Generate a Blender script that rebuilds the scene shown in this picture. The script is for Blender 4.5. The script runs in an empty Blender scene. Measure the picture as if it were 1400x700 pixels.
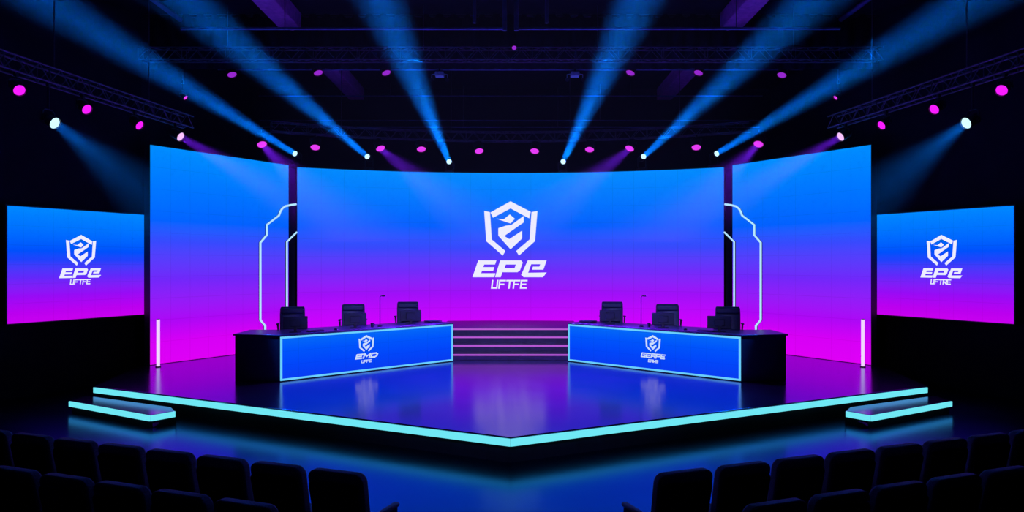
import bpy, bmesh, math, random
from mathutils import Vector, Matrix
from mathutils.geometry import tessellate_polygon
random.seed(7)
S = bpy.context.scene
COL = S.collection
LIFT = 0.38            # the stage deck is 0.38 m above the hall floor; coordinates below are from the deck
FLOOR = -0.38
EYE = Vector((0, 0, 2.4))
F = 1000.0
V = Vector

# ------------------------------------------------------------------ materials
def lin(c):
    c = c / 255.0
    return c / 12.92 if c <= 0.04045 else ((c + 0.055) / 1.055) ** 2.4
def rgb(r, g, b): return (lin(r), lin(g), lin(b), 1.0)

def new_mat(name):
    m = bpy.data.materials.new(name); m.use_nodes = True
    nt = m.node_tree
    for n in list(nt.nodes): nt.nodes.remove(n)
    out = nt.nodes.new('ShaderNodeOutputMaterial')
    return m, nt, out

def surf(name, col, rough=0.5, metal=0.0, spec=0.5, noise=0.0, nscale=8.0, rvar=0.0, bump=0.0, coat=0.0, ior=1.5, stretch=None, edge=None):
    m, nt, out = new_mat(name)
    b = nt.nodes.new('ShaderNodeBsdfPrincipled')
    nt.links.new(b.outputs[0], out.inputs[0])
    b.inputs['Base Color'].default_value = col
    b.inputs['Roughness'].default_value = rough
    b.inputs['Metallic'].default_value = metal
    b.inputs['Specular IOR Level'].default_value = spec
    b.inputs['IOR'].default_value = ior
    b.inputs['Coat Weight'].default_value = coat
    if edge: b.inputs['Specular Tint'].default_value = edge
    tc = nt.nodes.new('ShaderNodeTexCoord')
    n = nt.nodes.new('ShaderNodeTexNoise')
    n.inputs['Scale'].default_value = nscale
    n.inputs['Detail'].default_value = 4
    src = tc.outputs['Object']
    if stretch:
        mp = nt.nodes.new('ShaderNodeMapping'); mp.inputs['Scale'].default_value = stretch
        nt.links.new(src, mp.inputs[0]); src = mp.outputs[0]
    nt.links.new(src, n.inputs['Vector'])
    if noise > 0:
        r = nt.nodes.new('ShaderNodeValToRGB')
        r.color_ramp.elements[0].position = 0.3; r.color_ramp.elements[1].position = 0.7
        r.color_ramp.elements[0].color = tuple(c * (1 - noise) for c in col[:3]) + (1,)
        r.color_ramp.elements[1].color = tuple(min(1, c * (1 + noise)) for c in col[:3]) + (1,)
        nt.links.new(n.outputs[0], r.inputs[0]); nt.links.new(r.outputs[0], b.inputs['Base Color'])
    if rvar > 0:
        mr = nt.nodes.new('ShaderNodeMapRange')
        mr.inputs['To Min'].default_value = max(0.02, rough - rvar); mr.inputs['To Max'].default_value = rough + rvar
        nt.links.new(n.outputs[0], mr.inputs[0]); nt.links.new(mr.outputs[0], b.inputs['Roughness'])
    if bump > 0:
        bp = nt.nodes.new('ShaderNodeBump'); bp.inputs['Strength'].default_value = bump; bp.inputs['Distance'].default_value = 0.01
        nt.links.new(n.outputs[0], bp.inputs['Height']); nt.links.new(bp.outputs[0], b.inputs['Normal'])
    return m

def glow(name, col, strength=1.0):
    m, nt, out = new_mat(name)
    e = nt.nodes.new('ShaderNodeEmission')
    e.inputs[0].default_value = col; e.inputs[1].default_value = strength
    nt.links.new(e.outputs[0], out.inputs[0])
    return m

def screen_mat(name, stops, strength=1.0, tiles=None):
    """an LED screen showing a vertical colour gradient, with the faint seams of its modules"""
    m, nt, out = new_mat(name)
    tc = nt.nodes.new('ShaderNodeTexCoord'); sp = nt.nodes.new('ShaderNodeSeparateXYZ')
    nt.links.new(tc.outputs['Generated'], sp.inputs[0])
    r = nt.nodes.new('ShaderNodeValToRGB')
    cr = r.color_ramp
    cr.interpolation = 'EASE' if False else 'LINEAR'
    while len(cr.elements) < len(stops): cr.elements.new(0.5)
    for e, (p, c) in zip(cr.elements, sorted(stops)):
        e.position = p
    for e, (p, c) in zip(cr.elements, sorted(stops)):
        e.color = rgb(*c)
    nt.links.new(sp.outputs[2], r.inputs[0])
    e = nt.nodes.new('ShaderNodeEmission'); e.inputs[1].default_value = strength
    src = r.outputs[0]
    if tiles:
        comb = None
        for axis, k in ((0, tiles[0]), (2, tiles[1])):
            mu = nt.nodes.new('ShaderNodeMath'); mu.operation = 'MULTIPLY'; mu.inputs[1].default_value = k
            nt.links.new(sp.outputs[axis], mu.inputs[0])
            fr = nt.nodes.new('ShaderNodeMath'); fr.operation = 'FRACT'; nt.links.new(mu.outputs[0], fr.inputs[0])
            lt = nt.nodes.new('ShaderNodeMath'); lt.operation = 'LESS_THAN'; lt.inputs[1].default_value = 0.03
            nt.links.new(fr.outputs[0], lt.inputs[0])
            if comb is None: comb = lt
            else:
                mx = nt.nodes.new('ShaderNodeMath'); mx.operation = 'MAXIMUM'
                nt.links.new(comb.outputs[0], mx.inputs[0]); nt.links.new(lt.outputs[0], mx.inputs[1]); comb = mx
        mr = nt.nodes.new('ShaderNodeMapRange'); mr.inputs['To Min'].default_value = strength; mr.inputs['To Max'].default_value = strength * 0.90
        nt.links.new(comb.outputs[0], mr.inputs[0]); nt.links.new(mr.outputs[0], e.inputs[1])
    nt.links.new(src, e.inputs[0]); nt.links.new(e.outputs[0], out.inputs[0])
    return m

M = {}
M['deck'] = surf('glossy_blue_stage_vinyl', (0.21, 0.18, 0.37, 1), rough=0.17, metal=1.0, noise=0.06, nscale=1.5, rvar=0.02, edge=(0.75, 0.66, 1.0, 1))
M['skirt'] = surf('black_stage_skirt', (0.002, 0.003, 0.005, 1), rough=0.6, spec=0.2, noise=0.3)
M['hall_floor'] = surf('polished_blue_hall_floor', (0.10, 0.20, 0.43, 1), rough=0.20, metal=1.0, noise=0.08, nscale=0.8, rvar=0.02, edge=(0.36, 0.53, 0.78, 1))
M['wall'] = surf('matt_black_wall', (0.006, 0.006, 0.008, 1), rough=0.9, spec=0.1, noise=0.3, nscale=2)
M['ceil'] = surf('matt_black_ceiling', (0.006, 0.006, 0.009, 1), rough=0.95, spec=0.05, noise=0.4, nscale=3)
M['beam'] = surf('beam_with_violet_light', (0.60, 0.14, 0.42, 1), rough=0.8, spec=0.1, noise=0.2)  # violet lamp light on the ceiling beams is put into their base colour
M['pipe'] = surf('blue_grey_steel_pipe', (0.16, 0.16, 0.34, 1), rough=0.45, metal=0.6, noise=0.25, nscale=6)
M['truss'] = surf('dark_steel_truss', (0.09, 0.075, 0.09, 1), rough=0.5, metal=0.6, noise=0.3, nscale=12)
M['black'] = surf('black_plastic', (0.008, 0.008, 0.012, 1), rough=0.45, spec=0.4, noise=0.2, nscale=20)
M['case'] = surf('lamp_black_metal', (0.010, 0.010, 0.013, 1), rough=0.4, metal=0.3, spec=0.4, noise=0.2, nscale=20)
M['device'] = surf('pale_blue_grey_metal', (0.55, 0.75, 0.85, 1), rough=0.5, metal=0.0, noise=0.15)
M['cabinet'] = surf('led_cabinet_black', (0.010, 0.008, 0.016, 1), rough=0.5, spec=0.4, noise=0.2)
M['pillar'] = surf('dark_violet_pillar', (0.05, 0.022, 0.12, 1), rough=0.5, spec=0.4, noise=0.2)
M['desk'] = surf('black_desk_laminate', (0.008, 0.005, 0.016, 1), rough=0.4, spec=0.5, noise=0.2, nscale=3)
M['desk_top'] = surf('navy_desk_top', (0.010, 0.010, 0.03, 1), rough=0.3, spec=0.6, noise=0.2, nscale=3)
M['leather'] = surf('navy_leather', (0.035, 0.045, 0.11, 1), rough=0.42, spec=0.5, noise=0.25, nscale=40, bump=0.15)
M['chrome'] = surf('chrome', (0.5, 0.5, 0.56, 1), rough=0.2, metal=1.0, noise=0.1)
M['monitor'] = surf('navy_black_plastic', (0.010, 0.013, 0.03, 1), rough=0.4, spec=0.5, noise=0.2)
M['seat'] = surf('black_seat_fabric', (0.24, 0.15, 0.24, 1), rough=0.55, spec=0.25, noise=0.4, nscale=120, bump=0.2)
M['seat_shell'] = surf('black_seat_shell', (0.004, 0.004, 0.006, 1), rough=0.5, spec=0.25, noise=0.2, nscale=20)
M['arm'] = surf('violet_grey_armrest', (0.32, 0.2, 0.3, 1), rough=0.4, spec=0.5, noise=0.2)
M['step'] = surf('dark_purple_step', (0.05, 0.010, 0.065, 1), rough=0.38, spec=0.7, noise=0.2)
M['neon_cyan'] = glow('cyan_light_strip', rgb(112, 232, 245), 1.0)
M['neon_desk'] = glow('pale_blue_light_strip', rgb(108, 208, 255), 1.0)
M['neon_step'] = glow('orchid_light_strip', rgb(186, 92, 214), 1.0)
M['neon_arch'] = glow('ice_white_neon', rgb(178, 226, 255), 1.05)
M['neon_tube'] = glow('lilac_white_neon', rgb(235, 205, 255), 1.1)
M['logo'] = glow('white_logo_light', rgb(232, 232, 250), 1.05)
M['logo_small'] = glow('pale_logo_light', rgb(205, 222, 250), 1.0)
M['lens_mag'] = glow('magenta_lens', rgb(236, 28, 250), 1.15)
M['lens_pink'] = glow('pink_lens', rgb(226, 60, 240), 1.05)
M['lens_hot'] = glow('pale_pink_lens', rgb(250, 196, 255), 1.0)
M['lens_dim'] = glow('violet_lens', rgb(150, 40, 205), 1.0)
M['lens_blue'] = glow('ice_blue_lens', rgb(196, 244, 255), 1.3)
main_stops = [(0, (216, 0, 250)), (.125, (205, 3, 254)), (.29, (158, 16, 248)), (.42, (112, 44, 250)), (.55, (58, 72, 252)), (.68, (2, 96, 255)), (.81, (0, 116, 255)), (1, (0, 140, 255))]
M['screen'] = screen_mat('led_gradient_large', main_stops, 1.0, (20, 10))
M['wing'] = screen_mat('led_gradient_wing', [(0, (222, 0, 246)), (.10, (214, 0, 246)), (.20, (172, 8, 246)), (.39, (112, 40, 250)), (.56, (56, 74, 254)), (.66, (2, 97, 255)), (.80, (0, 116, 255)), (1, (0, 142, 255))], 1.0, (8, 10))
M['side'] = screen_mat('led_gradient_small', [(0, (200, 0, 238)), (.09, (186, 0, 240)), (.23, (150, 12, 246)), (.39, (98, 40, 250)), (.54, (32, 66, 252)), (.62, (0, 80, 252)), (.76, (0, 106, 255)), (1, (0, 136, 255))], 1.0, (10, 6))
M['desk_led'] = screen_mat('led_gradient_desk', [(0, (8, 60, 240)), (.35, (2, 70, 250)), (.7, (0, 84, 252)), (1, (4, 104, 248))], 1.0, (12, 3))

# ------------------------------------------------------------------ mesh building
def wloc(o):
    p = V((0, 0, 0))
    while o is not None:
        p += V(o.location); o = o.parent
    return p

class MB:
    def __init__(self): self.v = []; self.f = []
    def add(self, vs, fs):
        k = len(self.v); self.v += [V(p) for p in vs]; self.f += [tuple(i + k for i in f) for f in fs]; return self
    def box(self, c, size, rz=0.0, mat=None):
        hx, hy, hz = [s / 2 for s in size]
        R = mat if mat is not None else Matrix.Rotation(rz, 3, 'Z')
        vs = [V(c) + R @ V((sx * hx, sy * hy, sz * hz)) for sz in (-1, 1) for sy in (-1, 1) for sx in (-1, 1)]
        return self.add(vs, [(0, 2, 3, 1), (4, 5, 7, 6), (0, 1, 5, 4), (2, 6, 7, 3), (0, 4, 6, 2), (1, 3, 7, 5)])
    def prism(self, poly, z0, z1):
        n = len(poly)
        a = sum(poly[i][0] * poly[(i + 1) % n][1] - poly[(i + 1) % n][0] * poly[i][1] for i in range(n))
        if a < 0: poly = poly[::-1]
        vs = [(x, y, z0) for x, y in poly] + [(x, y, z1) for x, y in poly]
        return self.add(vs, [tuple(range(n - 1, -1, -1)), tuple(range(n, 2 * n))] + [(i, (i + 1) % n, n + (i + 1) % n, n + i) for i in range(n)])
    def slab(self, loop, vec):
        """extrude a planar 3D loop along vec"""
        n = len(loop); vec = V(vec)
        vs = [V(p) for p in loop] + [V(p) + vec for p in loop]
        return self.add(vs, [tuple(range(n - 1, -1, -1)), tuple(range(n, 2 * n))] + [(i, (i + 1) % n, n + (i + 1) % n, n + i) for i in range(n)])
    def rev(self, p, axis, prof, n=16):
        """surface of revolution: prof = [(distance along axis, radius)]"""
        a = V(axis).normalized(); t = V((0, 0, 1)) if abs(a.z) < .9 else V((1, 0, 0))
        u = a.cross(t).normalized(); w = a.cross(u)
        vs = []
        for d, r in prof:
            for i in range(n):
                q = 2 * math.pi * i / n
                vs.append(V(p) + a * d + (u * math.cos(q) + w * math.sin(q)) * r)
        fs = []
        for k in range(len(prof) - 1):
            for i in range(n):
                j = (i + 1) % n
                fs.append((k * n + i, (k + 1) * n + i, (k + 1) * n + j, k * n + j))
        fs.append(tuple(range(n))); fs.append(tuple(range((len(prof) - 1) * n + n - 1, (len(prof) - 1) * n - 1, -1)))
        return self.add(vs, fs)
    def cyl(self, p0, p1, r, n=10, r1=None):
        d = V(p1) - V(p0)
        return self.rev(p0, d, [(0, r), (d.length, r if r1 is None else r1)], n)
    def tube(self, pts, r, n=8, square=False):
        pts = [V(p) for p in pts]
        k = len(pts)
        if square: n = 4
        vs = []; ref = None
        for i in range(k):
            d0 = (pts[i] - pts[i - 1]).normalized() if i > 0 else None
            d1 = (pts[i + 1] - pts[i]).normalized() if i < k - 1 else None
            t = (d0 or d1) if (d0 is None or d1 is None) else (d0 + d1).normalized()
            if ref is None:
                h = V((0, 0, 1)) if abs(t.z) < .9 else V((0, 1, 0))
                ref = t.cross(h).normalized()
            u = (ref - t * ref.dot(t)).normalized(); w = t.cross(u); ref = u
            for j in range(n):
                q = 2 * math.pi * (j + (.5 if square else 0)) / n
                vs.append(pts[i] + (u * math.cos(q) + w * math.sin(q)) * r)
        fs = []
        for i in range(k - 1):
            for j in range(n):
                b = (j + 1) % n
                fs.append((i * n + j, i * n + b, (i + 1) * n + b, (i + 1) * n + j))
        fs.append(tuple(range(n - 1, -1, -1))); fs.append(tuple(range((k - 1) * n, k * n)))
        return self.add(vs, fs)
    def build(self, name, mat, parent=None, bevel=0.0, smooth=True, origin=None, segs=2):
        if parent is not None: o0 = wloc(parent)
        elif origin is not None: o0 = V(origin)
        else: o0 = V((0, 0, 0))
        loc = V((0, 0, 0))
        if parent is not None:
            lo = V((min(p.x for p in self.v), min(p.y for p in self.v), min(p.z for p in self.v)))
            hi = V((max(p.x for p in self.v), max(p.y for p in self.v), max(p.z for p in self.v)))
            loc = (lo + hi) / 2 - o0
        me = bpy.data.meshes.new(name)
        me.from_pydata([p - o0 - loc for p in self.v], [], self.f); me.update()
        bm = bmesh.new(); bm.from_mesh(me); bmesh.ops.recalc_face_normals(bm, faces=bm.faces); bm.to_mesh(me); bm.free()
        if smooth:
            me.polygons.foreach_set('use_smooth', [True] * len(me.polygons))
            me.set_sharp_from_angle(angle=math.radians(38))
        me.materials.append(mat)
        o = bpy.data.objects.new(name, me); COL.objects.link(o)
        if parent is not None: o.parent = parent; o.location = loc
        else: o.location = o0
        if bevel > 0:
            b = o.modifiers.new('bevel', 'BEVEL'); b.width = bevel; b.segments = segs; b.limit_method = 'ANGLE'; b.angle_limit = math.radians(40)
        return o

def tag(o, label=None, cat=None, group=None, kind=None):
    if label: o['label'] = label
    if cat: o['category'] = cat
    if group: o['group'] = group
    if kind: o['kind'] = kind
    return o
def empty(name, loc, label=None, cat=None, group=None, rz=0):
    o = bpy.data.objects.new(name, None); COL.objects.link(o); o.location = V(loc); o.rotation_euler = (0, 0, rz)
    o.empty_display_size = 0.2
    return tag(o, label, cat, group)
def copy_tree(o, parent=None):
    c = o.copy(); COL.objects.link(c); c.parent = parent
    for ch in o.children: copy_tree(ch, c)
    return c
def seen(x, y, Y):          # the point at distance Y that lies in a given direction from the spectator's eye
    return EYE + V(((x - 698) / F, 1, (360 - y) / F)) * Y
def on_plane(x, y, p, n):
    d = V(((x - 698) / F, 1, (360 - y) / F)); p = V(p); n = V(n)
    return EYE + d * ((p - EYE).dot(n) / d.dot(n))

# ------------------------------------------------------------------ room
def structure(o): o['kind'] = 'structure'; return o
side_dir = (V((-10.1, 14.7, 0)) - V((-8.77, 17.5, 0))).normalized()
WK = V((-8.95, 17.72, 0))
WN = WK + side_dir * 22.0
CEIL = 8.4
BACK = 25.2
mb = MB(); mb.box((0, 11, FLOOR - .1), (40, 30, .2)); structure(mb.build('floor', M['hall_floor'], origin=(0, 11, FLOOR), smooth=False))
mb = MB(); mb.box((0, 11, CEIL + .1), (40, 30, .2)); structure(mb.build('ceiling', M['ceil'], origin=(0, 11, CEIL), smooth=False))
mb = MB(); mb.box((0, BACK + .1, 4.01), (19, .2, 8.78)); structure(mb.build('wall_back', M['wall'], origin=(0, BACK, FLOOR), smooth=False))
for s, nm in ((-1, 'wall_left'), (1, 'wall_right')):
    nrm = V((-side_dir.y, side_dir.x, 0)); nrm = nrm if nrm.x < 0 else -nrm
    a, b, c = WN, WK, V((-8.95, BACK, 0))
    poly = [(a.x, a.y), (b.x, b.y), (c.x, c.y), (c.x - .2, c.y), (b.x - .2, b.y), (a.x - .2, a.y + .1)]
    poly = [(-x * s, y) for x, y in poly]
    mb = MB(); mb.prism(poly, FLOOR, CEIL); structure(mb.build(nm, M['wall'], origin=(s * 9, 17, FLOOR), smooth=False))
for s in (-1, 1):
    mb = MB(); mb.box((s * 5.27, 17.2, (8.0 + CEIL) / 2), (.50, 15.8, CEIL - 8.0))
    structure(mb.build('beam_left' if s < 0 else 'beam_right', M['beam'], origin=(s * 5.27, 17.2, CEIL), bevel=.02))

# ------------------------------------------------------------------ stage
A = V((-8.14, 14.3, 0)); TIP = V((0, 10.10, 0))
root = empty('stage', (0, 17, FLOOR), 'low glossy arrow-fronted stage with a cyan light line along its edge', 'stage')
deck = [(0, 10.10), (8.14, 14.3), (8.72, 17.3), (8.72, 24.6), (-8.72, 24.6), (-8.72, 17.3), (-8.14, 14.3)]
mb = MB(); mb.prism(deck, -.045, 0); mb.build('deck', M['deck'], root, bevel=.006)
def inset(p, d):
    c = V((0, 17, 0)); q = []
    for x, y in p:
        w = V((x, y, 0)) - c; q.append((x - w.normalized().x * d, y - w.normalized().y * d))
    return q
mb = MB(); mb.prism(inset(deck, .10), FLOOR, -.045); mb.build('skirt', M['skirt'], root, smooth=False)
for s in (-1, 1):
    a = V((s * 8.14, 14.3, 0)); d = (a - TIP).normalized(); n = V((-d.y, d.x, 0)); n = n if n.y < 0 else -n
    mb = MB(); p0 = TIP + n * .004; p1 = a + n * .004
    mb.slab([p0 + V((0, 0, -.024)), p1 + V((0, 0, -.024)), p1 + V((0, 0, -.128)), p0 + V((0, 0, -.128))], n * .015)
    mb.build('light_strip', M['neon_cyan'], root, smooth=False)
# side steps
for s in (-1, 1):
    nm = 'left' if s < 0 else 'right'
    root = empty('stage_step', (s * 7, 13.6, FLOOR), 'low black step with bent cyan light line at the %s end of the stage' % nm, 'step', 'steps up to the stage')
    q = [(-8.2, 13.62), (-6.07, 12.34), (-5.83, 12.69), (-6.05, 13.02), (-8.2, 14.14)]
    q = [(-x * s, y) for x, y in q]
    mb = MB(); mb.prism(q, -.185, -.16); mb.build('tread', M['deck'], root, bevel=.004)
    mb = MB(); mb.prism(inset(q, .03), FLOOR, -.185); mb.build('riser', M['skirt'], root, smooth=False)
    for i in (0, 1):
        p0 = V((*q[i], 0)); p1 = V((*q[i + 1], 0)); d = (p1 - p0).normalized(); n = V((-d.y, d.x, 0)); n = n if n.y < 0 else -n
        mb = MB(); mb.slab([p0 + n * .002 + V((0, 0, -.166)), p1 + n * .002 + V((0, 0, -.166)), p1 + n * .002 + V((0, 0, -.262)), p0 + n * .002 + V((0, 0, -.262))], n * .025)
        mb.build('light_strip', M['neon_cyan'], root, smooth=False)

# ------------------------------------------------------------------ big screens
R0, YC, HW, TOP = 14.8, 7.66, 6.16, 5.185
def arc(x, r=R0): return YC + math.sqrt(r * r - x * x)
# emblem and lettering, drawn once in flat units (x right, y down) around the emblem's centre
EMBLEM = [
    [(190, 142), (318, 70), (447, 138), (437, 180), (318, 116), (206, 176)],
    [(150, 132), (187, 140), (198, 314), (285, 388), (268, 417), (163, 325)],
    [(490, 132), (452, 140), (440, 314), (354, 388), (372, 417), (474, 325)],
    [(402, 164), (402, 205), (278, 292), (310, 312), (392, 258), (392, 308), (318, 378), (240, 290), (240, 242), (288, 226), (322, 222)],
    [(226, 181), (274, 186), (313, 154), (346, 182), (318, 212)],
]
EPE = [
    [[(112, 448), (228, 448), (219, 474), (150, 474), (144, 491), (215, 491), (207, 514), (136, 514), (130, 530), (222, 530), (213, 555), (75, 555)]],
    [[(252, 448), (385, 448), (396, 461), (378, 512), (362, 523), (266, 523), (255, 555), (219, 555)], [(288, 474), (352, 474), (344, 498), (279, 498)]],
    [[(428, 448), (548, 448), (527, 507), (455, 507), (461, 488), (502, 488), (507, 472), (450, 472), (430, 527), (548, 525), (525, 555), (402, 555), (386, 540)]],
]
UFT = {  # small caption strokes in a unit box, y down
    'U': [[(0, 0), (0, 1), (.9, 1), (.9, 0)]], 'F': [[(0, 1), (0, 0), (.95, 0)], [(0, .5), (.75, .5)]],
    'T': [[(0, 0), (1, 0)], [(.5, 0), (.5, 1)]], 'E': [[(.95, 0), (0, 0), (0, 1), (.95, 1)], [(0, .5), (.8, .5)]],
    'M': [[(0, 1), (0, 0), (.5, .6), (1, 0), (1, 1)]], 'D': [[(0, 0), (.7, 0), (1, .3), (1, .7), (.7, 1), (0, 1), (0, 0)]],
    'G': [[(1, 0), (0, 0), (0, 1), (1, 1), (1, .5), (.5, .5)]], 'A': [[(0, 1), (0, 0), (1, 0), (1, 1)], [(0, .6), (1, .6)]],
    'R': [[(0, 1), (0, 0), (1, 0), (1, .5), (0, .5)], [(.4, .5), (1, 1)]], 'P': [[(0, 1), (0, 0), (1, 0), (1, .55), (0, .55)]],
    'W': [[(0, 0), (.1, 1), (.5, .4), (.9, 1), (1, 0)]], 'I': [[(.5, 0), (.5, 1)]], 'S': [[(1, 0), (0, 0), (0, .5), (1, .5), (1, 1), (0, 1)]],
}
def stroke_text(txt, x0, x1, y0, y1, sw, skew=.12, gap=.22):
    polys = []; n = len(txt); pitch = (x1 - x0) / (n - gap); w = pitch * (1 - gap)
    for i, ch in enumerate(txt):
        ox = x0 + i * pitch
        for line in UFT[ch]:
            pts = [V((ox + px * w, y0 + py * (y1 - y0))) for px, py in line]
            for a, b in zip(pts, pts[1:]):
                d = (b - a).normalized() * (sw / 2); n2 = V((-d.y, d.x))
                q = [a - d + n2, b + d + n2, b + d - n2, a - d - n2]
                polys.append([(p.x + (y1 - p.y) * skew, p.y) for p in q])
    return polys
def flat_polys(polys, place):
    mb = MB()
    for poly in polys:
        loops = poly if isinstance(poly[0], list) else [poly]
        pts = [p for l in loops for p in l]
        tri = tessellate_polygon([[V((x, y, 0)) for x, y in l] for l in loops])
        mb.add([place(x - 318, y - 350) for x, y in pts], [tuple(t) for t in tri])
    return mb
def front_normals(o, toward):
    """turn the flat emblem's faces towards the hall"""
    me = o.data; bm = bmesh.new(); bm.from_mesh(me)
    for f in bm.faces:
        if f.normal.dot(toward) < 0: f.normal_flip()
    bm.to_mesh(me); bm.free()

root = empty('curved_screen', (0, 22.4, 0), 'wide curved central LED wall showing a blue to magenta gradient and the large white emblem', 'screen')
xs = [-HW + 2 * HW * i / 48 for i in range(49)]
mb = MB()
outer = [(x * (R0 + .34) / R0, YC + (R0 + .34) * math.cos(math.asin(x / R0))) for x in xs]
inner = [(x, arc(x)) for x in xs]
n = len(xs)
vs = [(x, y, z) for z in (0.0, TOP) for x, y in inner] + [(x, y, z) for z in (0.0, TOP) for x, y in outer]
fs = []
for i in range(n - 1):
    fs += [(i, i + 1, n + i + 1, n + i), (2 * n + i, 3 * n + i, 3 * n + i + 1, 2 * n + i + 1), (n + i, n + i + 1, 3 * n + i + 1, 3 * n + i), (i, 2 * n + i, 2 * n + i + 1, i + 1)]
fs += [(0, n, 3 * n, 2 * n), (n - 1, 3 * n - 1, 4 * n - 1, 2 * n - 1)]
mb.add(vs, fs); mb.build('cabinet', M['cabinet'], root)
mb = MB(); rr = R0 - .012
vs = [(x * rr / R0, arc(x * rr / R0, rr), z) for z in (0.005, TOP - .015) for x in xs]
mb.add(vs, [(i, i + 1, n + i + 1, n + i) for i in range(n - 1)]); o = mb.build('display', M['screen'], root)
sc = 22.4 / 1000 / 4.664
lc = (645 + 747) / 2
cz = 2.4 + (360 - 335) * 22.4 / 1000
mb = flat_polys(EMBLEM + EPE + stroke_text('UFTFE', 198, 418, 577, 624, 9), lambda u, w: V((u * sc, arc(u * sc, R0 - .03), cz - w * sc)))
o = mb.build('emblem', M['logo'], root, smooth=False); front_normals(o, V((0, -1, 0))); o['label'] = 'white shield emblem with lettering'

def wing_screen(s):
    a = V((-8.47, 17.19, 0)); b = V((-6.30, 20.76, 0))
    if s > 0: a.x *= -1; b.x *= -1
    d = (b - a).normalized(); back = V((-d.y, d.x, 0)); back = back if back.y > 0 else -back
    nm = 'left' if s < 0 else 'right'
    root = empty('led_panel', (a + b) / 2, 'tall angled LED panel with no emblem, %s of the curved LED wall' % nm, 'screen', 'tall wing LED panels')
    mb = MB(); mb.slab([a + back * .01, b + back * .01, b + back * .01 + V((0, 0, TOP)), a + back * .01 + V((0, 0, TOP))], back * .22)
    mb.build('cabinet', M['cabinet'], root, smooth=False)
    mb = MB(); mb.add([a + V((0, 0, .01)), b + V((0, 0, .01)), b + V((0, 0, TOP)), a + V((0, 0, TOP))], [(0, 1, 2, 3) if s < 0 else (0, 3, 2, 1)])
    mb.build('display', M['wing'], root, smooth=False)
    # dark post closing the gap beside the curved wall
    mb = MB(); mb.box((s * 6.37, 21.56, TOP / 2), (.32, .14, TOP), rz=-s * .3)
    o = mb.build('pillar_left' if s < 0 else 'pillar_right', M['pillar'], origin=(s * 6.3, 21.42, 0), bevel=.01); structure(o)
    # neon arch standing just in front of the panel, reaching over the gap
    n = -back; pl = a + n * .16
    mx = lambda p: p if s < 0 else (1396 - p[0], p[1])
    out_pts = [(405, 279.3), (397, 280.3), (390, 282), (386, 285), (383.4, 289), (381.5, 294.5), (364.8, 307.4), (364.8, 321.3), (356, 331.7), (356, 437.6), (362.5, 445.5), (362.5, 464)]
    in_pts = [(405.8, 317.4), (392.3, 330.6), (392.3, 468)]
    root = empty('neon_arch', on_plane(*mx((375, 468)), pl, n) * V((1, 1, 0)) if False else V(((pl + d * 1.9).x, (pl + d * 1.9).y, 0)),
                 'stepped outline of ice-white neon beside the gap %s of the curved LED wall' % nm, 'neon light', 'neon arches')
    for nm2, pp in (('outer_tube', out_pts), ('inner_tube', in_pts)):
        w = [on_plane(*mx(p), pl, n) for p in pp]
        w[-1] = V((w[-1].x, w[-1].y, 0.0)) if True else w[-1]
        mb = MB(); mb.tube(w, .028 if nm2 == 'outer_tube' else .025, 8)
        mb.build(nm2, M['neon_arch'], root)
        mb = MB(); mb.tube([p - n * .042 for p in w], .018, square=True); mb.build('backing_channel', M['black'], root)
    # upright tube at the foot of the panel
    t = V((s * 8.155, 16.93, 0))
    root = empty('tube_light', t, 'short upright lilac-white tube light standing at the outer foot of the %s LED panel' % nm, 'light', 'upright tube lights')
    mb = MB(); mb.cyl(t + V((0, 0, .02)), t + V((0, 0, 1.10)), .036, 12); mb.build('tube', M['neon_tube'], root)
    mb = MB(); mb.cyl(t, t + V((0, 0, .02)), .06, 16); mb.build('base', M['black'], root)
    mb = MB(); mb.cyl(t + V((0, 0, 1.10)), t + V((0, 0, 1.115)), .038, 12); mb.build('end_cap', M['chrome'], root)
for s in (-1, 1): wing_screen(s)

def side_screen(s):
    a = V((-10.113, 14.7, 0)); b = V((-8.768, 17.5, 0))
    if s > 0: a.x *= -1; b.x *= -1
    d = (b - a).normalized(); back = V((-d.y, d.x, 0)); back = back if back.y > 0 and back.x * s > 0 else -back
    if back.x * s < 0: back = -back
    zt = lambda y, Y: 2.4 + (360 - y) / 1000 * Y
    z1, z0 = 3.56, 1.18
    nm = 'left' if s < 0 else 'right'
    root = empty('mounted_screen', (a + b) / 2 + V((0, 0, z0)), 'small LED screen with gradient and emblem, mounted on the dark %s wall' % nm, 'screen', 'side wall screens')
    mb = MB(); mb.slab([a + back * .008 - d * .03 + V((0, 0, z0 - .03)), b + back * .008 + d * .03 + V((0, 0, z0 - .03)), b + back * .008 + d * .03 + V((0, 0, z1 + .03)), a + back * .008 - d * .03 + V((0, 0, z1 + .03))], back * .09)
    mb.build('housing', M['cabinet'], root, bevel=.006)
    mb = MB(); mb.add([a + V((0, 0, z0)), b + V((0, 0, z0)), b + V((0, 0, z1)), a + V((0, 0, z1))], [(0, 1, 2, 3) if s < 0 else (0, 3, 2, 1)])
    mb.build('display', M['side'], root, smooth=False)
    for t in (.25, .75):
        c = a.lerp(b, t) + back * .16 + V((0, 0, 2.4))
        mb = MB(); mb.box(c, (.30, .16, .5), rz=math.atan2(d.y, d.x)); mb.build('wall_bracket', M['black'], root)
    c = on_plane(110.5 if s < 0 else 1287.5, 355, a, back); k = sc * .405
    right = d if s < 0 else -d
    mb = flat_polys(EMBLEM + EPE + stroke_text('UFTFE' if s < 0 else 'UFTRE', 198, 418, 577, 624, 11), lambda u, w: c - back * .012 + right * (u * k * 1.04) + V((0, 0, -w * k)))
    o = mb.build('emblem', M['logo'], root, smooth=False); front_normals(o, -back); o['label'] = 'white shield emblem with lettering'
for s in (-1, 1): side_screen(s)

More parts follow.
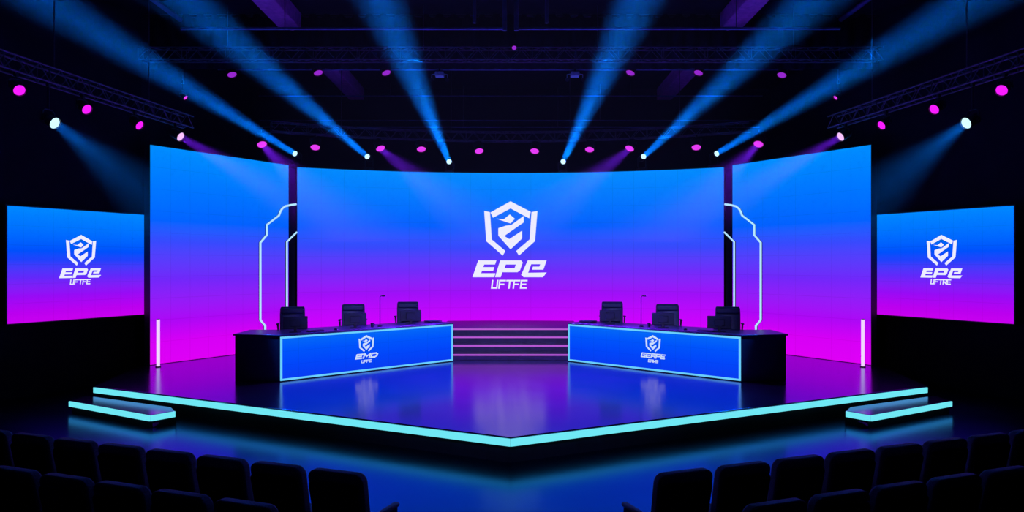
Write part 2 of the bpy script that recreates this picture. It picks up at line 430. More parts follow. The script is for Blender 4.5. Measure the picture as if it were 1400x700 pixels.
# ------------------------------------------------------------------ stairs to the back platform
root = empty('staircase', (0, 18, 0), 'four dark purple steps with orchid light lines in front of the curved LED wall', 'stairs')
ys = [18.05, 18.60, 19.14, 19.69]; hw = 1.92
for k in range(4):
    z1 = .162 * (k + 1); y0 = ys[k]
    mb = MB()
    if k < 3:
        mb.box((0, (y0 + ys[k + 1] + .03) / 2, z1 / 2), (2 * hw, ys[k + 1] + .03 - y0, z1))
    else:
        back = [(hw - 2 * hw * i / 12, arc(hw - 2 * hw * i / 12, R0 - .05)) for i in range(13)]
        mb.prism([(-hw, y0), (hw, y0)] + back, 0, z1)
    st = mb.build('step', M['step'], root, bevel=.006)
    mb = MB(); mb.box((0, y0 - .012, z1 - .022), (2 * hw - .02, .022, .038)); mb.build('light_strip', M['neon_step'], st, smooth=False)

# ------------------------------------------------------------------ desks
P1 = V((-4.66, 14.8, 0)); P2 = V((-1.42, 17.9, 0))
DD = (P2 - P1).normalized(); DN = V((-DD.y, DD.x, 0)); DH = .95
def mir(p, s): return V((p.x * (-s), p.y, p.z))
def desk(s):
    nm = 'left' if s < 0 else 'right'
    root = empty('panel_desk', mir((P1 + P2) / 2 + DN * .4, s), 'long black panel desk with a glowing blue front, %s of the stage steps' % nm, 'desk', 'panel desks')
    body = [(-5.66, 15.02), (-4.66, 14.83), (P2.x - .01, P2.y + .02), (P2.x + DN.x * .8, P2.y + DN.y * .8), (-5.05, 15.95), (-5.66, 15.95)]
    m2 = lambda q: [(x * (-s), y) for x, y in q]
    mb = MB(); mb.prism(m2(body), 0.0, DH - .035); mb.build('carcass', M['desk'], root, bevel=.008)
    top = [(-5.69, 14.99), (-4.67, 14.79), (P2.x + .02, P2.y - .02), (P2.x + DN.x * .83, P2.y + DN.y * .83), (-5.06, 15.99), (-5.69, 15.99)]
    mb = MB(); mb.prism(m2(top), DH - .035, DH); mb.build('desktop', M['desk_top'], root, bevel=.006)
    L = (P2 - P1).length
    g = lambda t, z, off: mir(P1 + DD * t - DN * off + V((0, 0, z)), s)
    z0, z1 = .02, DH - .04
    order = (0, 1, 2, 3) if s < 0 else (0, 3, 2, 1)
    mb = MB(); mb.add([g(.03, z0 + .03, .004), g(L - .03, z0 + .03, .004), g(L - .03, z1 - .03, .004), g(.03, z1 - .03, .004)], [order])
    mb.build('display', M['desk_led'], root, smooth=False)
    w = .038
    for (t0, t1, za, zb) in ((0, L, z1 - w, z1), (0, L, z0, z0 + w), (0, w, z0 + w, z1 - w), (L - w, L, z0 + w, z1 - w)):
        mb = MB(); back = mir(DN, s) * .02
        mb.slab([g(t0, za, .016), g(t1, za, .016), g(t1, zb, .016), g(t0, zb, .016)], back)
        mb.build('light_strip', M['neon_desk'], root, smooth=False)
    nrm = mir(DN, s)
    c = on_plane(500.5 if s < 0 else 893, 476.5, mir(P1, s), nrm); k = sc * .222
    right = mir(DD, s) if s < 0 else -mir(DD, s)
    if s < 0: txt = stroke_text('EMD', 90, 545, 462, 540, 30, .35) + stroke_text('UFFE', 215, 425, 588, 635, 14)
    else: txt = stroke_text('GEAPE', 60, 570, 462, 540, 24, .25, .26) + stroke_text('EAWS', 215, 425, 588, 635, 14)
    mb = flat_polys(EMBLEM + txt, lambda u, w_: c - nrm * .012 + right * (u * k * 1.1) + V((0, 0, -w_ * k)))
    o = mb.build('emblem', M['logo_small'], root, smooth=False); front_normals(o, -nrm); o['label'] = 'pale shield emblem with lettering'
for s in (-1, 1): desk(s)

# ------------------------------------------------------------------ desk furniture (built at the origin, facing -Y, then copied)
def make_chair():
    r = empty('office_chair', (0, 0, 0))
    mb = MB()
    pr = []
    prof = [(.80, -.03), (.95, .0), (1.12, .02), (1.26, .03), (1.38, .05), (1.42, .07)]
    vs = []; nn = 9
    for (z, y) in prof:
        hw_ = .27 if z < 1.3 else (.265 if z < 1.4 else .25)
        for i in range(nn):
            x = -hw_ + 2 * hw_ * i / (nn - 1); vs.append((x, y - .05 + .10 * (x / hw_) ** 2 * -.4, z))
    for (z, y) in prof:
        hw_ = .27 if z < 1.3 else (.265 if z < 1.4 else .25)
        for i in range(nn):
            x = -hw_ + 2 * hw_ * i / (nn - 1); vs.append((x, y + .04, z))
    m = len(prof); fs = []
    for k in range(m - 1):
        for i in range(nn - 1):
            a = k * nn + i; fs.append((a, a + 1, a + nn + 1, a + nn)); b = a + m * nn; fs.append((b, b + nn, b + nn + 1, b + 1))
        a = k * nn; b = a + m * nn; fs.append((a, a + nn, b + nn, b)); a += nn - 1; b += nn - 1; fs.append((a, b, b + nn, a + nn))
    for i in range(nn - 1):
        a = i; b = i + m * nn; fs.append((a, b, b + 1, a + 1)); a += (m - 1) * nn; b += (m - 1) * nn; fs.append((a, a + 1, b + 1, b))
    mb.add(vs, fs); bk = mb.build('backrest', M['leather'], r, bevel=.015)
    mb = MB(); mb.box((0, -.045, 1.33), (.50, .07, .13)); mb.build('headrest_pad', M['leather'], bk, bevel=.03, segs=3)
    mb = MB(); mb.box((0, -.25, .80), (.52, .50, .10)); mb.build('seat', M['leather'], r, bevel=.035, segs=3)
    for sx in (-1, 1):
        mb = MB(); mb.tube([(sx * .27, -.02, .82), (sx * .30, -.04, .86), (sx * .305, -.06, 1.04), (sx * .305, -.30, 1.04), (sx * .28, -.34, .82), (sx * .22, -.34, .78)], .014, 8)
        am = mb.build('armrest', M['chrome'], r)
        mb = MB(); mb.box((sx * .305, -.18, 1.062), (.06, .26, .025)); mb.build('arm_pad', M['black'], am, bevel=.01)
    mb = MB(); mb.cyl((0, -.22, .10), (0, -.22, .76), .028, 12); mb.cyl((0, -.22, .10), (0, -.22, .40), .04, 12); mb.build('gas_lift', M['chrome'], r)
    mb = MB()
    mb.rev((0, -.22, .06), (0, 0, 1), [(0, .05), (.06, .05)], 12)
    for k in range(5):
        q = 2 * math.pi * k / 5 + .3; dx, dy = math.cos(q), math.sin(q)
        mb.cyl((0, -.22, .10), (dx * .30, -.22 + dy * .30, .07), .022, 8, .014)
    mb.build('star_base', M['black'], r)
    for k in range(5):
        q = 2 * math.pi * k / 5 + .3; dx, dy = math.cos(q), math.sin(q); c = V((dx * .30, -.22 + dy * .30, .03)); t = V((-dy, dx, 0))
        mb = MB(); mb.cyl(c - t * .02, c + t * .02, .03, 12); mb.build('caster', M['black'], r)
    mb = MB()
    ring = [(math.cos(2 * math.pi * i / 24) * .2, -.22 + math.sin(2 * math.pi * i / 24) * .2, .36) for i in range(25)]
    mb.tube(ring, .012, 8); mb.cyl((-.2, -.22, .36), (.2, -.22, .36), .008, 6); mb.build('foot_ring', M['chrome'], r)
    return r
def make_monitor():
    r = empty('monitor', (0, 0, 0))
    mb = MB(); mb.box((0, 0, .195), (.50, .035, .27)); mb.build('housing', M['monitor'], r, bevel=.01)
    mb = MB(); mb.box((0, .0185, .20), (.475, .003, .245)); mb.build('screen', M['black'], r)
    mb = MB(); mb.box((0, -.028, .19), (.22, .025, .15)); mb.build('back_cover', M['monitor'], r, bevel=.01)
    mb = MB(); mb.box((0, -.03, .075), (.06, .02, .14)); mb.build('stand', M['black'], r, bevel=.004)
    mb = MB(); mb.box((0, -.01, .006), (.24, .17, .012)); mb.build('foot', M['black'], r, bevel=.004)
    return r
def make_mic():
    r = empty('gooseneck_microphone', (0, 0, 0))
    mb = MB(); mb.rev((0, 0, 0), (0, 0, 1), [(0, .055), (.02, .055), (.032, .03)], 16); mb.build('base', M['black'], r)
    pts = [(0, 0, .03), (0, 0, .66)] + [(.035 * (1 - math.cos(q)), 0, .66 + .045 * math.sin(q)) for q in (.4, .8, 1.2, 1.57)]
    mb = MB(); mb.tube(pts, .010, 8); mb.build('gooseneck', M['black'], r)
    mb = MB(); mb.rev((.035, 0, .705), (1, 0, -.05), [(0, .012), (.02, .016), (.07, .016), (.085, .008)], 12); mb.build('capsule', M['black'], r)
    return r
def make_laptop():
    r = empty('laptop', (0, 0, 0))
    mb = MB(); mb.box((0, 0, .014), (.36, .25, .022)); mb.build('base', M['monitor'], r, bevel=.006)
    mb = MB(); mb.box((0, 0, .034), (.36, .25, .014), mat=Matrix.Rotation(.03, 3, 'X')); mb.build('lid', M['monitor'], r, bevel=.005)
    return r
def make_keyboard():
    r = empty('keyboard', (0, 0, 0))
    mb = MB(); mb.box((0, 0, .010), (.36, .14, .020)); mb.build('case', M['monitor'], r, bevel=.006)
    mb = MB()
    for i in range(12):
        for j in range(4): mb.box((-.152 + i * .0277, -.045 + j * .03, .024), (.023, .024, .010))
    mb.build('keys', M['black'], r)
    return r
def make_cup():
    r = empty('cup', (0, 0, 0))
    mb = MB(); mb.rev((0, 0, 0), (0, 0, 1), [(0, .030), (.01, .033), (.085, .040), (.09, .040), (.088, .036), (.02, .03)], 18); mb.build('bowl', M['monitor'], r)
    mb = MB(); mb.tube([(.036, 0, .07), (.062, 0, .065), (.066, 0, .045), (.058, 0, .027), (.034, 0, .022)], .006, 8); mb.build('handle', M['monitor'], r)
    return r
def make_mouse():
    r = empty('mouse', (0, 0, 0))
    mb = MB(); bmv = [(0, .028), (.012, .032), (.024, .028), (.034, .014), (.037, .004)]
    mb.rev((0, 0, 0), (0, 0, 1), bmv, 18)
    for p in mb.v: p.y *= 1.8
    mb.build('shell', M['monitor'], r)
    mb = MB(); mb.cyl((-.004, .03, .031), (.004, .03, .031), .008, 10); mb.build('wheel', M['chrome'], r)
    return r
PROTO = {}
def put(kind, maker, p, rz, label, cat, group):
    if kind not in PROTO: o = PROTO[kind] = maker()
    else: o = copy_tree(PROTO[kind])
    o.location = V(p); o.rotation_euler = (0, 0, rz)
    return tag(o, label, cat, group)
def along(x, back):        # the point "back" metres behind the left desk's front line, in the direction of photo column x
    k = (x - 698) / F; q = P1 + DN * back
    t = (k * q.y - q.x) / (DD.x - k * DD.y)
    return q + DD * t
place_words = ['at the outer end of', 'at the middle of', 'at the inner end of']
for s in (-1, 1):
    nm = 'left' if s < 0 else 'right'
    mx = lambda x: x
    for i, (cx, mxx) in enumerate(((400, 404), (483, 485.5), (557.5, 561.5))):
        if s > 0: cx, mxx = ((401, 1396 - 983.5), (483.5, 1396 - 906.5), (559, 1396 - 834))[i]
        p = mir(along(cx, 1.36), s); rz = (-s) * math.radians((-14, -8, -6)[i]) * -1
        put('office_chair', make_chair, p, rz, 'navy leather office chair behind the %s panel desk, %s it' % (nm, place_words[i]), 'chair', 'chairs behind the panel desks')
        p = mir(along(mxx, .40), s) + V((0, 0, DH))
        put('monitor', make_monitor, p, (-s) * math.radians((12, 10, 8)[i]) , 'dark monitor seen from behind, %s the %s panel desk' % (place_words[i], nm), 'monitor', 'monitors on the panel desks')
    p = mir(along(519.5, .26), s) + V((0, 0, DH))
    put('gooseneck_microphone', make_mic, p, 0, 'thin black gooseneck microphone standing on the %s panel desk' % nm, 'microphone', 'desk microphones')
    rzd = (-s) * math.atan2(DD.y, DD.x)
    put('laptop', make_laptop, mir(along(592, .42), s) + V((0, 0, DH)), rzd, 'closed dark laptop lying at the inner end of the %s panel desk' % nm, 'laptop', 'laptops on the desks')
    put('keyboard', make_keyboard, mir(along(431, .22), s) + V((0, 0, DH)), rzd, 'dark keyboard lying beside the outer monitor on the %s panel desk' % nm, 'keyboard', 'keyboards on the desks')
    put('mouse', make_mouse, mir(along(459, .22), s) + V((0, 0, DH)), rzd, 'small dark mouse on the %s panel desk beside the middle monitor' % nm, 'mouse', 'mice on the desks')
    put('cup', make_cup, mir(along(509, .3), s) + V((0, 0, DH)), rzd, 'small dark cup on the %s panel desk beside the microphone' % nm, 'cup', 'cups on the desks')

# ------------------------------------------------------------------ rigging
def hangers(mb_list, pts, root):
    for p in pts:
        mb = MB(); mb.cyl(p, (p[0], p[1], CEIL), .008, 6); mb.build('hanger_cable', M['truss'], root)
def box_truss(path, h, d, name, label, cat, group, chord_r=.018, lace_r=.009, bays=None, hang=3):
    """path: list of points along the lower centre line; h height, d depth"""
    path = [V(p) for p in path]
    root = empty(name, path[len(path) // 2], label, cat, group)
    tang = []
    for i in range(len(path)):
        a = path[max(0, i - 1)]; b = path[min(len(path) - 1, i + 1)]; tang.append((b - a).normalized())
    def off(i, sy, sz):
        n = V((-tang[i].y, tang[i].x, 0)).normalized(); return path[i] + n * (sy * d / 2) + V((0, 0, h if sz else 0))
    for sy in (-1, 1):
        for sz in (0, 1):
            mb = MB(); mb.tube([off(i, sy, sz) for i in range(len(path))], chord_r, 8); mb.build('chord', M['truss'], root)
    mb = MB()
    for i in range(len(path) - 1):
        for sy in (-1, 1):
            mb.cyl(off(i, sy, i % 2), off(i + 1, sy, (i + 1) % 2), lace_r, 6)
            if i % 4 == 0: mb.cyl(off(i, sy, 0), off(i, sy, 1), lace_r, 6)
        for sz in (0, 1):
            mb.cyl(off(i, -1 if i % 2 else 1, sz), off(i + 1, 1 if i % 2 else -1, sz), lace_r, 6)
    mb.build('lacing', M['truss'], root)
    for k in range(hang):
        i = round((k + .5) / hang * (len(path) - 1)); p = (off(i, -1, 1) + off(i, 1, 1)) / 2
        mb = MB(); mb.cyl(p, V((p.x, p.y, CEIL)), .010, 6); mb.cyl(off(i, -1, 1), off(i, 1, 1), .012, 6); mb.build('hanger_cable', M['truss'], root)
    return root
def lerp_path(a, b, n): return [V(a).lerp(V(b), i / n) for i in range(n + 1)]
TL0 = V((-9.35, 5.2 + .0, 5.52)); TL_a = V((-8.38, 12, 5.60)); TL_b = V((-7.62, 17.3, 5.60))
tdir = (TL_b - TL_a).normalized()
TL0 = TL_a - tdir * 3.0
for s in (-1, 1):
    nm = 'left' if s < 0 else 'right'
    box_truss(lerp_path(mir(TL0, s), mir(TL_b, s), 34), .27, .25, 'lighting_truss', 'dark lattice truss running along the %s wall towards the stage' % nm, 'truss', 'lighting trusses', hang=3)
# curved truss above the LED wall
RT = R0 - .18
tp = []
for i in range(61):
    x = -6.75 + 13.5 * i / 60
    tp.append(V((x, arc(x, RT), 6.12)))
box_truss(tp, .27, .25, 'lighting_truss', 'long curved lattice truss following the top of the central LED wall', 'truss', 'lighting trusses', hang=4)
# straight upper truss
box_truss(lerp_path((-8.6, 17.0, 7.11), (8.6, 17.0, 7.11), 68), .28, .24, 'lighting_truss', 'straight lattice truss hung across the hall below the ceiling', 'truss', 'lighting trusses', hang=4)
def pipe(pts, r, label, name='batten_pipe', hang=(), extra=()):
    root = empty(name, V(pts[0]).lerp(V(pts[-1]), .5), label, 'pipe', 'ceiling pipes')
    mb = MB(); mb.tube(pts, r, 10); mb.build('tube', M['pipe'], root)
    for p in hang:
        mb = MB(); mb.cyl(p, (p[0], p[1], CEIL), .009, 6); mb.build('hanger_cable', M['truss'], root)
    for a, b, rr_ in extra:
        mb = MB(); mb.tube([a, b], rr_, 10); mb.build('upright', M['pipe'], root)
    return root
for s in (-1, 1):
    nm = 'left' if s < 0 else 'right'
    pipe([(s * 7.3, 16.2, 7.60), (s * .14, 16.2, 7.60)], .032, 'blue-grey pipe nearest the camera, crossing the %s half below the ceiling' % nm, hang=[(s * 5.0, 16.2, 7.6)],
         extra=[((s * .13, 16.2, 7.55), (s * .13, 16.2, CEIL), .05), ((s * .80, 16.2, 7.72), (s * .80, 16.2, CEIL), .04)])
    pipe([(s * 7.86, 10.2, 8.2), (s * 7.86, 17.4, 8.2)], .06, 'blue-grey pipe running lengthwise under the ceiling, %s side' % nm, hang=[(s * 7.86, 12, 8.2), (s * 7.86, 15, 8.2)])
pipe([(-8.2, 20.5, 7.83), (8.2, 20.5, 7.83)], .026, 'thin blue-grey batten carrying the small violet lamps', hang=[(x, 20.5, 7.83) for x in (-5.8, -2.8, 2.8, 5.8)])
pipe([(-8.4, 24.4, 7.98), (8.4, 24.4, 7.98)], .02, 'thin pipe along the back wall, topmost of the three', hang=[(x, 24.4, 7.98) for x in (-4, 4)])
pipe([(-8.4, 24.5, 7.18), (8.4, 24.5, 7.18)], .02, 'thin pipe along the back wall, middle of the three', hang=[(x, 24.5, 7.18) for x in (-3, 3)])
pipe([(-8.4, 24.7, 7.0), (8.4, 24.7, 7.0)], .02, 'thin pipe along the back wall, lowest of the three', hang=[(x, 24.7, 7.0) for x in (-1.6, 1.6)])

# black cloth added behind the straight truss, stands in for the unlit ceiling
root = empty('added_dark_cloth', (0, 17.55, CEIL), 'added black pleated cloth standing in for the unlit ceiling behind the straight upper truss', 'curtain')
mb = MB(); nn = 241
vs = [(-8.7 + 17.4 * i / (nn - 1), 17.55 + .05 * math.sin(i * 1.35) + .012 * math.sin(i * .31), z) for z in (7.06, 8.36) for i in range(nn)]
mb.add(vs, [(i, i + 1, nn + i + 1, nn + i) for i in range(nn - 1)])
o = mb.build('cloth', M['ceil'], root); q = o.modifiers.new('thickness', 'SOLIDIFY'); q.thickness = .012
mb = MB(); mb.cyl((-8.75, 17.55, 8.34), (8.75, 17.55, 8.34), .03, 10); mb.build('rail', M['case'], root)

# projectors on the batten
for s in (-1, 1):
    p = seen(601 if s < 0 else 786, 98, 20.5); p.y = 20.5; p.z = 7.74
    root = empty('hanging_projector', p, 'pale blue box hung from the thin batten, %s of the hall axis' % ('left' if s < 0 else 'right'), 'projector', 'boxes on the batten')
    mb = MB(); mb.box(p + V((0, 0, -.05)), (.24, .26, .12)); mb.build('body', M['device'], root, bevel=.015)
    mb = MB(); mb.box(p + V((0, 0, .055)), (.04, .05, .11)); mb.build('clamp', M['case'], root)
    for k in (-1, 1):
        c = p + V((k * .22, -.02, -.20))
        mb = MB(); mb.rev(c + V((0, .07, .02)), V((0, -1, -.3)), [(0, .03), (.02, .05), (.14, .055)], 12); mb.build('side_lamp', M['case'], root)
        mb = MB(); mb.tube([p + V((k * .10, 0, -.03)), p + V((k * .22, 0, -.05)), c + V((0, .02, .03))], .012, 6); mb.build('arm', M['device'], root)

# ------------------------------------------------------------------ lamps
def beam_light(root, p, aim, power, col, spread, size):
    """the lamp's own light: a lens-sized disc whose light leaves in a narrow cone"""
    l = bpy.data.lights.new('beam_light', 'AREA'); l.shape = 'DISK'; l.size = size; l.spread = math.radians(spread); l.energy = power; l.color = col
    o = bpy.data.objects.new('beam_light', l); COL.objects.link(o)
    o.rotation_euler = V(aim).to_track_quat('-Z', 'Y').to_euler(); o.parent = root; o.location = V(p) - wloc(root)
    return o
def wash_lamp(p, aim, r, lens_mat, zhang, label, group, name='wash_lamp', length=None, drop=False):
    """p: lens centre; zhang: height of the tube it hangs from"""
    p = V(p); aim = V(aim).normalized(); length = length or r * 2.6
    body_c = p - aim * (length * .55)
    root = empty(name, (body_c.x, body_c.y, zhang), label, 'lamp', group)
    side = aim.cross(V((0, 0, 1))); side = side.normalized() if side.length > .05 else V((1, 0, 0))
    mb = MB(); mb.rev(p, -aim, [(-.035, r * 1.10), (0, r * 1.12), (.01, r * 1.12), (length * .35, r * 1.08), (length * .7, r * .92), (length * .93, r * .68), (length, r * .35)], 20)
    # open front: drop the first cap face (the lens sits just inside)
    mb.f = [f for f in mb.f if not (len(f) == 20 and min(f) == 0)]
    can = mb.build('can', M['case'], root)
    mb = MB()
    for k in range(5): mb.rev(p - aim * (length * (.45 + .09 * k)), -aim, [(0, r * 1.10), (length * .02, r * 1.10)], 20)
    mb.build('cooling_fins', M['case'], can)
    mb = MB(); mb.rev(p + aim * .006, aim, [(-.012, r * 1.04), (0, r * 1.04), (r * .06, r * .80), (r * .11, r * .45), (r * .13, r * .12)], 24); mb.build('lens', lens_mat, root)
    top = V((body_c.x, body_c.y, min(zhang - .09, body_c.z + r * 1.9)))
    up = V((0, 0, 1))
    mb = MB(); e = side * (r * 1.22)
    mb.tube([body_c + e, body_c + e + (top - body_c) * .75 , top + e * .6, top - e * .6, body_c - e + (top - body_c) * .75, body_c - e], .014, square=True)
    mb.cyl(body_c + e * .85, body_c + e * 1.05, .03, 10); mb.cyl(body_c - e * 1.05, body_c - e * .85, .03, 10); mb.build('yoke', M['case'], root)
    mb = MB(); mb.cyl(top, V((top.x, top.y, zhang)), .016, 8); mb.box(V((top.x, top.y, zhang - .015)), (.05, .07, .07)); mb.build('clamp', M['case'], root)
    return root
MAG = (0.20, 0.015, 1.0); BLU = (0.0, 0.18, 1.0)
nth = ['first', 'second', 'third', 'fourth', 'fifth']
# four lamps and one blue-white lamp per side truss
side_lamps = [((26, 123), 11.6, .088, (.78, -.52, -.50)), ((118, 149), 13.2, .090, (.86, -.40, -.52)), ((190, 171), 15.0, .090, (.90, -.30, -.55)), ((246, 186.5), 16.9, .100, (.88, -.26, -.50))]
def truss_x(Y): return TL_a.x + (TL_b.x - TL_a.x) * (Y - TL_a.y) / (TL_b.y - TL_a.y)
def truss_Y(x):          # where the truss line crosses photo column x
    k = (x - 698) / F; m = (TL_b.x - TL_a.x) / (TL_b.y - TL_a.y)
    return (TL_a.x - m * TL_a.y) / (k - m)
for s in (-1, 1):
    nm = 'left' if s < 0 else 'right'
    for i, ((x, y), Y, r, aim) in enumerate(side_lamps):
        Y = truss_Y(x) - .1
        p = mir(seen(x, y, Y), s); a = V((aim[0] * (-s), aim[1], aim[2]))
        hot = i == 3
        lab = ('pale pink lamp throwing a violet beam at the stage end of the %s wall truss' % nm) if hot else 'magenta lamp under the %s wall truss, %s counting from the camera' % (nm, nth[i])
        rt = wash_lamp(p, a, r, M['lens_hot'] if hot else M['lens_mag'], 5.60, lab, 'magenta lamps on the wall trusses')
        if hot: beam_light(rt, p + a.normalized() * .05, V(((-s) * .80, -.05, -.46)), 380, MAG, 20, .16)
    Y = truss_Y(74) - .15; p = mir(seen(74, 168, Y), s); a = V((.90 * (-s), -.25, -.42))
    rt = wash_lamp(p, a, .098, M['lens_blue'], 5.60, 'ice-blue lamp with a wide downward beam under the %s wall truss' % nm, 'ice-blue lamps on the wall trusses')
    beam_light(rt, p + a.normalized() * .05, V(((-s) * .74, .12, -.62)), 420, BLU, 36, .16)
    # small pink lamp on a drop pipe
    p = mir(seen(253, 133, 18.3), s); a = V(((-s) * .75, -.2, -.6))
    rt = wash_lamp(p, a, .06, M['lens_pink'], 6.95, 'tiny pink lamp on a drop pipe near the ceiling, %s of the beams' % nm, 'tiny drop-pipe lamps')
    mb = MB(); q = wloc(rt); mb.cyl(q, V((q.x, q.y, CEIL)), .016, 8); mb.build('drop_pipe', M['truss'], rt)
# ten lamps under the curved truss
row = [(358, 197, 1), (431, 201, 0), (520, 202.5, 1), (576, 203.5, 0), (655, 206, 0), (731, 206, 0), (806, 204, 0), (861, 202.5, 1), (952, 201, 0), (1037, 196.5, 1)]
names = ['leftmost', 'second from the left', 'third from the left', 'fourth from the left', 'fifth from the left', 'fifth from the right', 'fourth from the right', 'third from the right', 'second from the right', 'rightmost']
for i, (x, y, beam) in enumerate(row):
    k = (x - 698) / F
    b2 = 2 * YC; aq = 1 + k * k; RL = RT - .0
    Y = (b2 + math.sqrt(b2 * b2 - 4 * aq * (YC * YC - RL * RL))) / (2 * aq) - .12
    p = seen(x, y, Y); sg = 1 if x < 698 else -1
    a = V((sg * (.40 if beam else .12), -.52, -.80))
    rt = wash_lamp(p, a, .125, M['lens_pink'], 6.12, 'pink lamp %sunder the curved truss, %s of ten' % ('with violet beam ' if beam else '', names[i]), 'pink lamps under the curved truss')
    if beam: beam_light(rt, p + a.normalized() * .05, V((sg * .68, -.65, -.55)), 420, MAG, 22, .18)
# six violet lamps on the high batten
for i, (x, y) in enumerate([(317, 101.5), (435, 99), (528, 99), (862, 99), (955, 99), (1069, 102)]):
    p = seen(x, y, 20.4); sg = 1 if x < 698 else -1
    wash_lamp(p, V((sg * .35, -.34, -.86)), .118, M['lens_dim'], 7.83, 'small violet lamp on the high batten, %s of its six' % ['leftmost', 'second from the left', 'third from the left', 'third from the right', 'second from the right', 'rightmost'][i], 'violet lamps on the high batten', length=.2)
# one violet lamp at the middle of the straight truss
wash_lamp(seen(703, 65, 16.84), V((0, -.8, -.6)), .05, M['lens_dim'], 7.52, 'tiny dim violet lamp at the middle of the straight upper truss', None)

# six moving heads standing on the LED wall, beams up over the audience
heads = [((403, 210), (60, 0)), ((502, 214), (252, 0)), ((614, 221), (520, 0)), ((770, 221), (872, 0)), ((880, 214), (1112, 0)), ((980, 210), (1330, 0))]
for i, ((x, y), (tx, ty)) in enumerate(heads):
    k = (x - 698) / F; b2 = 2 * YC; aq = 1 + k * k; RL = R0 + .1
    Y = (b2 + math.sqrt(b2 * b2 - 4 * aq * (YC * YC - RL * RL))) / (2 * aq)
    p = seen(x, y, Y)
    target = seen(tx, ty, 14.0); aim = (target - p).normalized()
    axis_c = p - aim * .13
    bz = TOP if abs(axis_c.x) < 6.25 else TOP
    c = V((axis_c.x, axis_c.y, bz))
    nm = ['leftmost', 'second from the left', 'third from the left', 'third from the right', 'second from the right', 'rightmost'][i]
    rt = empty('moving_head_lamp', c, 'blue-beam lamp standing on the LED wall, %s of six' % nm, 'lamp', 'blue beam lamps')
    mb = MB(); mb.box(c + V((0, 0, .045)), (.26, .24, .09), rz=math.atan2(aim.y, aim.x)); mb.build('base', M['case'], rt, bevel=.012)
    side = aim.cross(V((0, 0, 1))).normalized()
    mb = MB()
    for sg in (-1, 1):
        mb.tube([c + side * sg * .10 + V((0, 0, .09)), c + side * sg * .125 + V((0, 0, .14)), axis_c + side * sg * .125], .022, square=True)
    mb.cyl(axis_c - side * .125, axis_c + side * .125, .02, 8)
    mb.build('yoke', M['case'], rt)
    mb = MB(); mb.rev(p - aim * .27, aim, [(0, .05), (.02, .085), (.12, .10), (.20, .092), (.27, .075)], 18); mb.build('head', M['case'], rt, bevel=0)
    mb = MB(); mb.rev(p + aim * .002, aim, [(0, .066), (.012, .055), (.02, .02)], 20); mb.build('lens', M['lens_blue'], rt)
    # the lens rim glows to the side too
    mb = MB(); mb.rev(p - aim * .02, aim, [(0, .078), (.022, .078)], 20); mb.build('lens_ring', M['lens_blue'], rt)
    beam_light(rt, p + aim * .03, aim, 900, BLU, 7.2, .16)

# added fill spot, unseen above the audience, lifts the dark chairs and desk ends
fill_light = bpy.data.lights.new('added_front_fill', 'SPOT'); fill_light.energy = 8000; fill_light.color = (.26, .24, 1.0); fill_light.spot_size = math.radians(32); fill_light.spot_blend = .6; fill_light.shadow_soft_size = .3
fo = bpy.data.objects.new('added_front_fill', fill_light); COL.objects.link(fo); fo.location = (0, -2, 7.2)
fo.rotation_euler = (V((0, 18.0, 0.6)) - V((0, -2, 7.2))).to_track_quat('-Z', 'Y').to_euler()

# ------------------------------------------------------------------ audience seats
def make_seat(arm_side):
    r = empty('auditorium_seat', (0, 0, FLOOR))
    z0 = FLOOR + .06
    def panel(w0, w1, h0, h1, rad, y0, y1, lean):
        out = []
        pts = [(-w0, h0), (w0, h0)]
        loop = [(-w0, h0), (w0, h0)]
        for q in range(7): loop.append((w1 - rad + rad * math.cos(q * math.pi / 12), h1 - rad + rad * math.sin(q * math.pi / 12)))
        for q in range(7): loop.append((-w1 + rad - rad * math.sin(q * math.pi / 12), h1 - rad + rad * math.cos(q * math.pi / 12)))
        m = MB()
        m.slab([V((x, y0 - (z - .4) * lean, z0 + z)) for x, z in loop], V((0, y1 - y0, 0)))
        return m
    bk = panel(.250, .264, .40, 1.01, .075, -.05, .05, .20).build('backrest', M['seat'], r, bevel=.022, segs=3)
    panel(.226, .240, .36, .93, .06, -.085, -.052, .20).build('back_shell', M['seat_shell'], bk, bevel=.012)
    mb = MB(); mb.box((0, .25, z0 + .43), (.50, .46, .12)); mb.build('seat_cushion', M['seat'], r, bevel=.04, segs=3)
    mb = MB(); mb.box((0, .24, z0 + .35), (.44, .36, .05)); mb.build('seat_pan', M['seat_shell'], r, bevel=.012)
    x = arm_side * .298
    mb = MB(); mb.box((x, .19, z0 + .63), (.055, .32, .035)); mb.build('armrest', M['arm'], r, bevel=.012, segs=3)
    mb = MB(); mb.box((x, .20, z0 + .29), (.035, .26, .66)); mb.box((x, .20, FLOOR + .012), (.05, .40, .024)); mb.build('leg', M['seat_shell'], r, bevel=.006)
    mb = MB(); mb.cyl((x, .05, z0 + .42), (x - arm_side * .06, .05, z0 + .42), .03, 10); mb.build('hinge', M['chrome'], r)
    return r
START = V((-1.146, 5.94, FLOOR)); U = V((-.934, .357, 0)).normalized(); N = V((.357, .934, 0)).normalized(); PITCH = .597
ordinal = ['nearest the centre aisle', 'second from the centre aisle', 'third from the centre aisle', 'fourth from the centre aisle', 'fifth from the centre aisle', 'sixth from the centre aisle', 'seventh from the centre aisle', 'eighth from the centre aisle', 'ninth from the centre aisle']
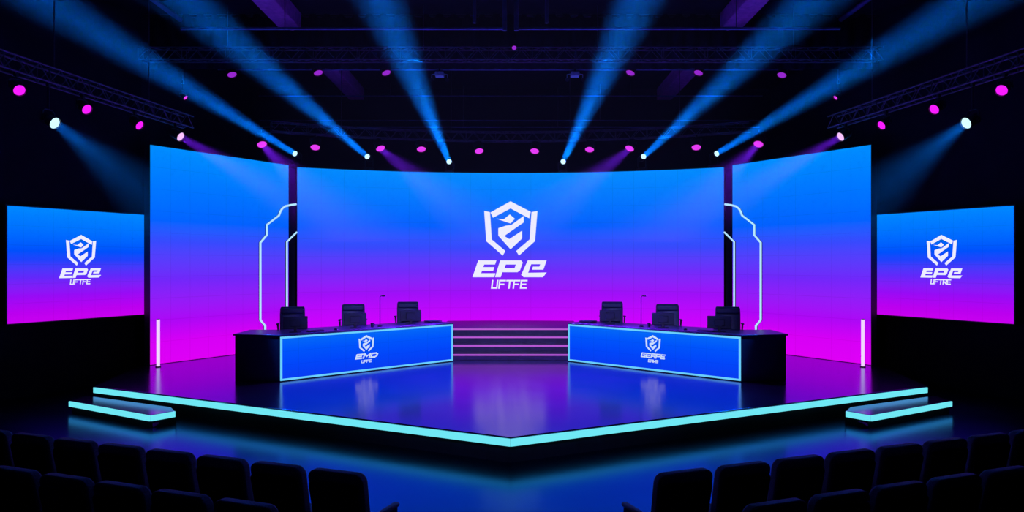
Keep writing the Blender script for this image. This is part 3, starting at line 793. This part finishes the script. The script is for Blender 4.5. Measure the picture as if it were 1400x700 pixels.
for s in (-1, 1):
    nm = 'left' if s < 0 else 'right'
    rz = math.atan2(N.y, N.x) - math.pi / 2
    proto = make_seat(1 if s < 0 else -1)
    first = True
    for rowi, (cnt, off, back, word) in enumerate(((9, .5, 0, 'front row'), (6, .77, -.90, 'second row'))):
        for k in range(cnt):
            o = proto if first else copy_tree(proto); first = False
            p = START + U * (PITCH * (off + k)) + N * (back + .10)
            o.location = mir(p, s); o.rotation_euler = (0, 0, rz * (-s))
            tag(o, 'black upholstered seat in the %s of the %s block, %s' % (word, nm, ordinal[k]), 'seat', 'auditorium seats')

# ------------------------------------------------------------------ haze in the air above the stage
m, nt, out = new_mat('thin_stage_haze')
vs_ = nt.nodes.new('ShaderNodeVolumeScatter'); vs_.inputs['Color'].default_value = (1, 1, 1, 1); vs_.inputs['Density'].default_value = 0.0013; vs_.inputs['Anisotropy'].default_value = 0.0
nt.links.new(vs_.outputs[0], out.inputs['Volume'])
mb = MB(); mb.prism([(-9.6, 12.5), (-11.5, 9), (-11.5, 4.5), (11.5, 4.5), (11.5, 9), (9.6, 12.5), (8.9, 17.0), (8.9, 25.1), (-8.9, 25.1), (-8.9, 17.0)], 2.9, 8.35)
o = mb.build('haze', m, origin=(0, 15, 2.9), smooth=False)
tag(o, 'thin haze filling the air under the ceiling and showing the light beams', 'haze', None, 'stuff')

# ------------------------------------------------------------------ world, camera, view
w = bpy.data.worlds.new('dark_hall'); S.world = w; w.use_nodes = True
w.node_tree.nodes['Background'].inputs[0].default_value = (0.0, 0.0, 0.001, 1); w.node_tree.nodes['Background'].inputs[1].default_value = 1.0
cam = bpy.data.cameras.new('camera'); co = bpy.data.objects.new('camera', cam); COL.objects.link(co)
cam.sensor_width = 36; cam.lens = 36 * F / 1400; cam.shift_y = 10 / 1400; cam.shift_x = 2 / 1400; cam.clip_end = 200
co.location = EYE; co.rotation_euler = (math.pi / 2, 0, 0); S.camera = co
for o in S.objects:
    if o.parent is None: o.location.z += LIFT
S.view_settings.view_transform = 'Standard'; S.view_settings.look = 'None'; S.view_settings.exposure = 0; S.view_settings.gamma = 1
S.view_settings.use_curve_mapping = False
S.cycles.use_denoising = True
S.cycles.max_bounces = 6; S.cycles.volume_bounces = 0; S.cycles.transparent_max_bounces = 16
S.cycles.sample_clamp_indirect = 4
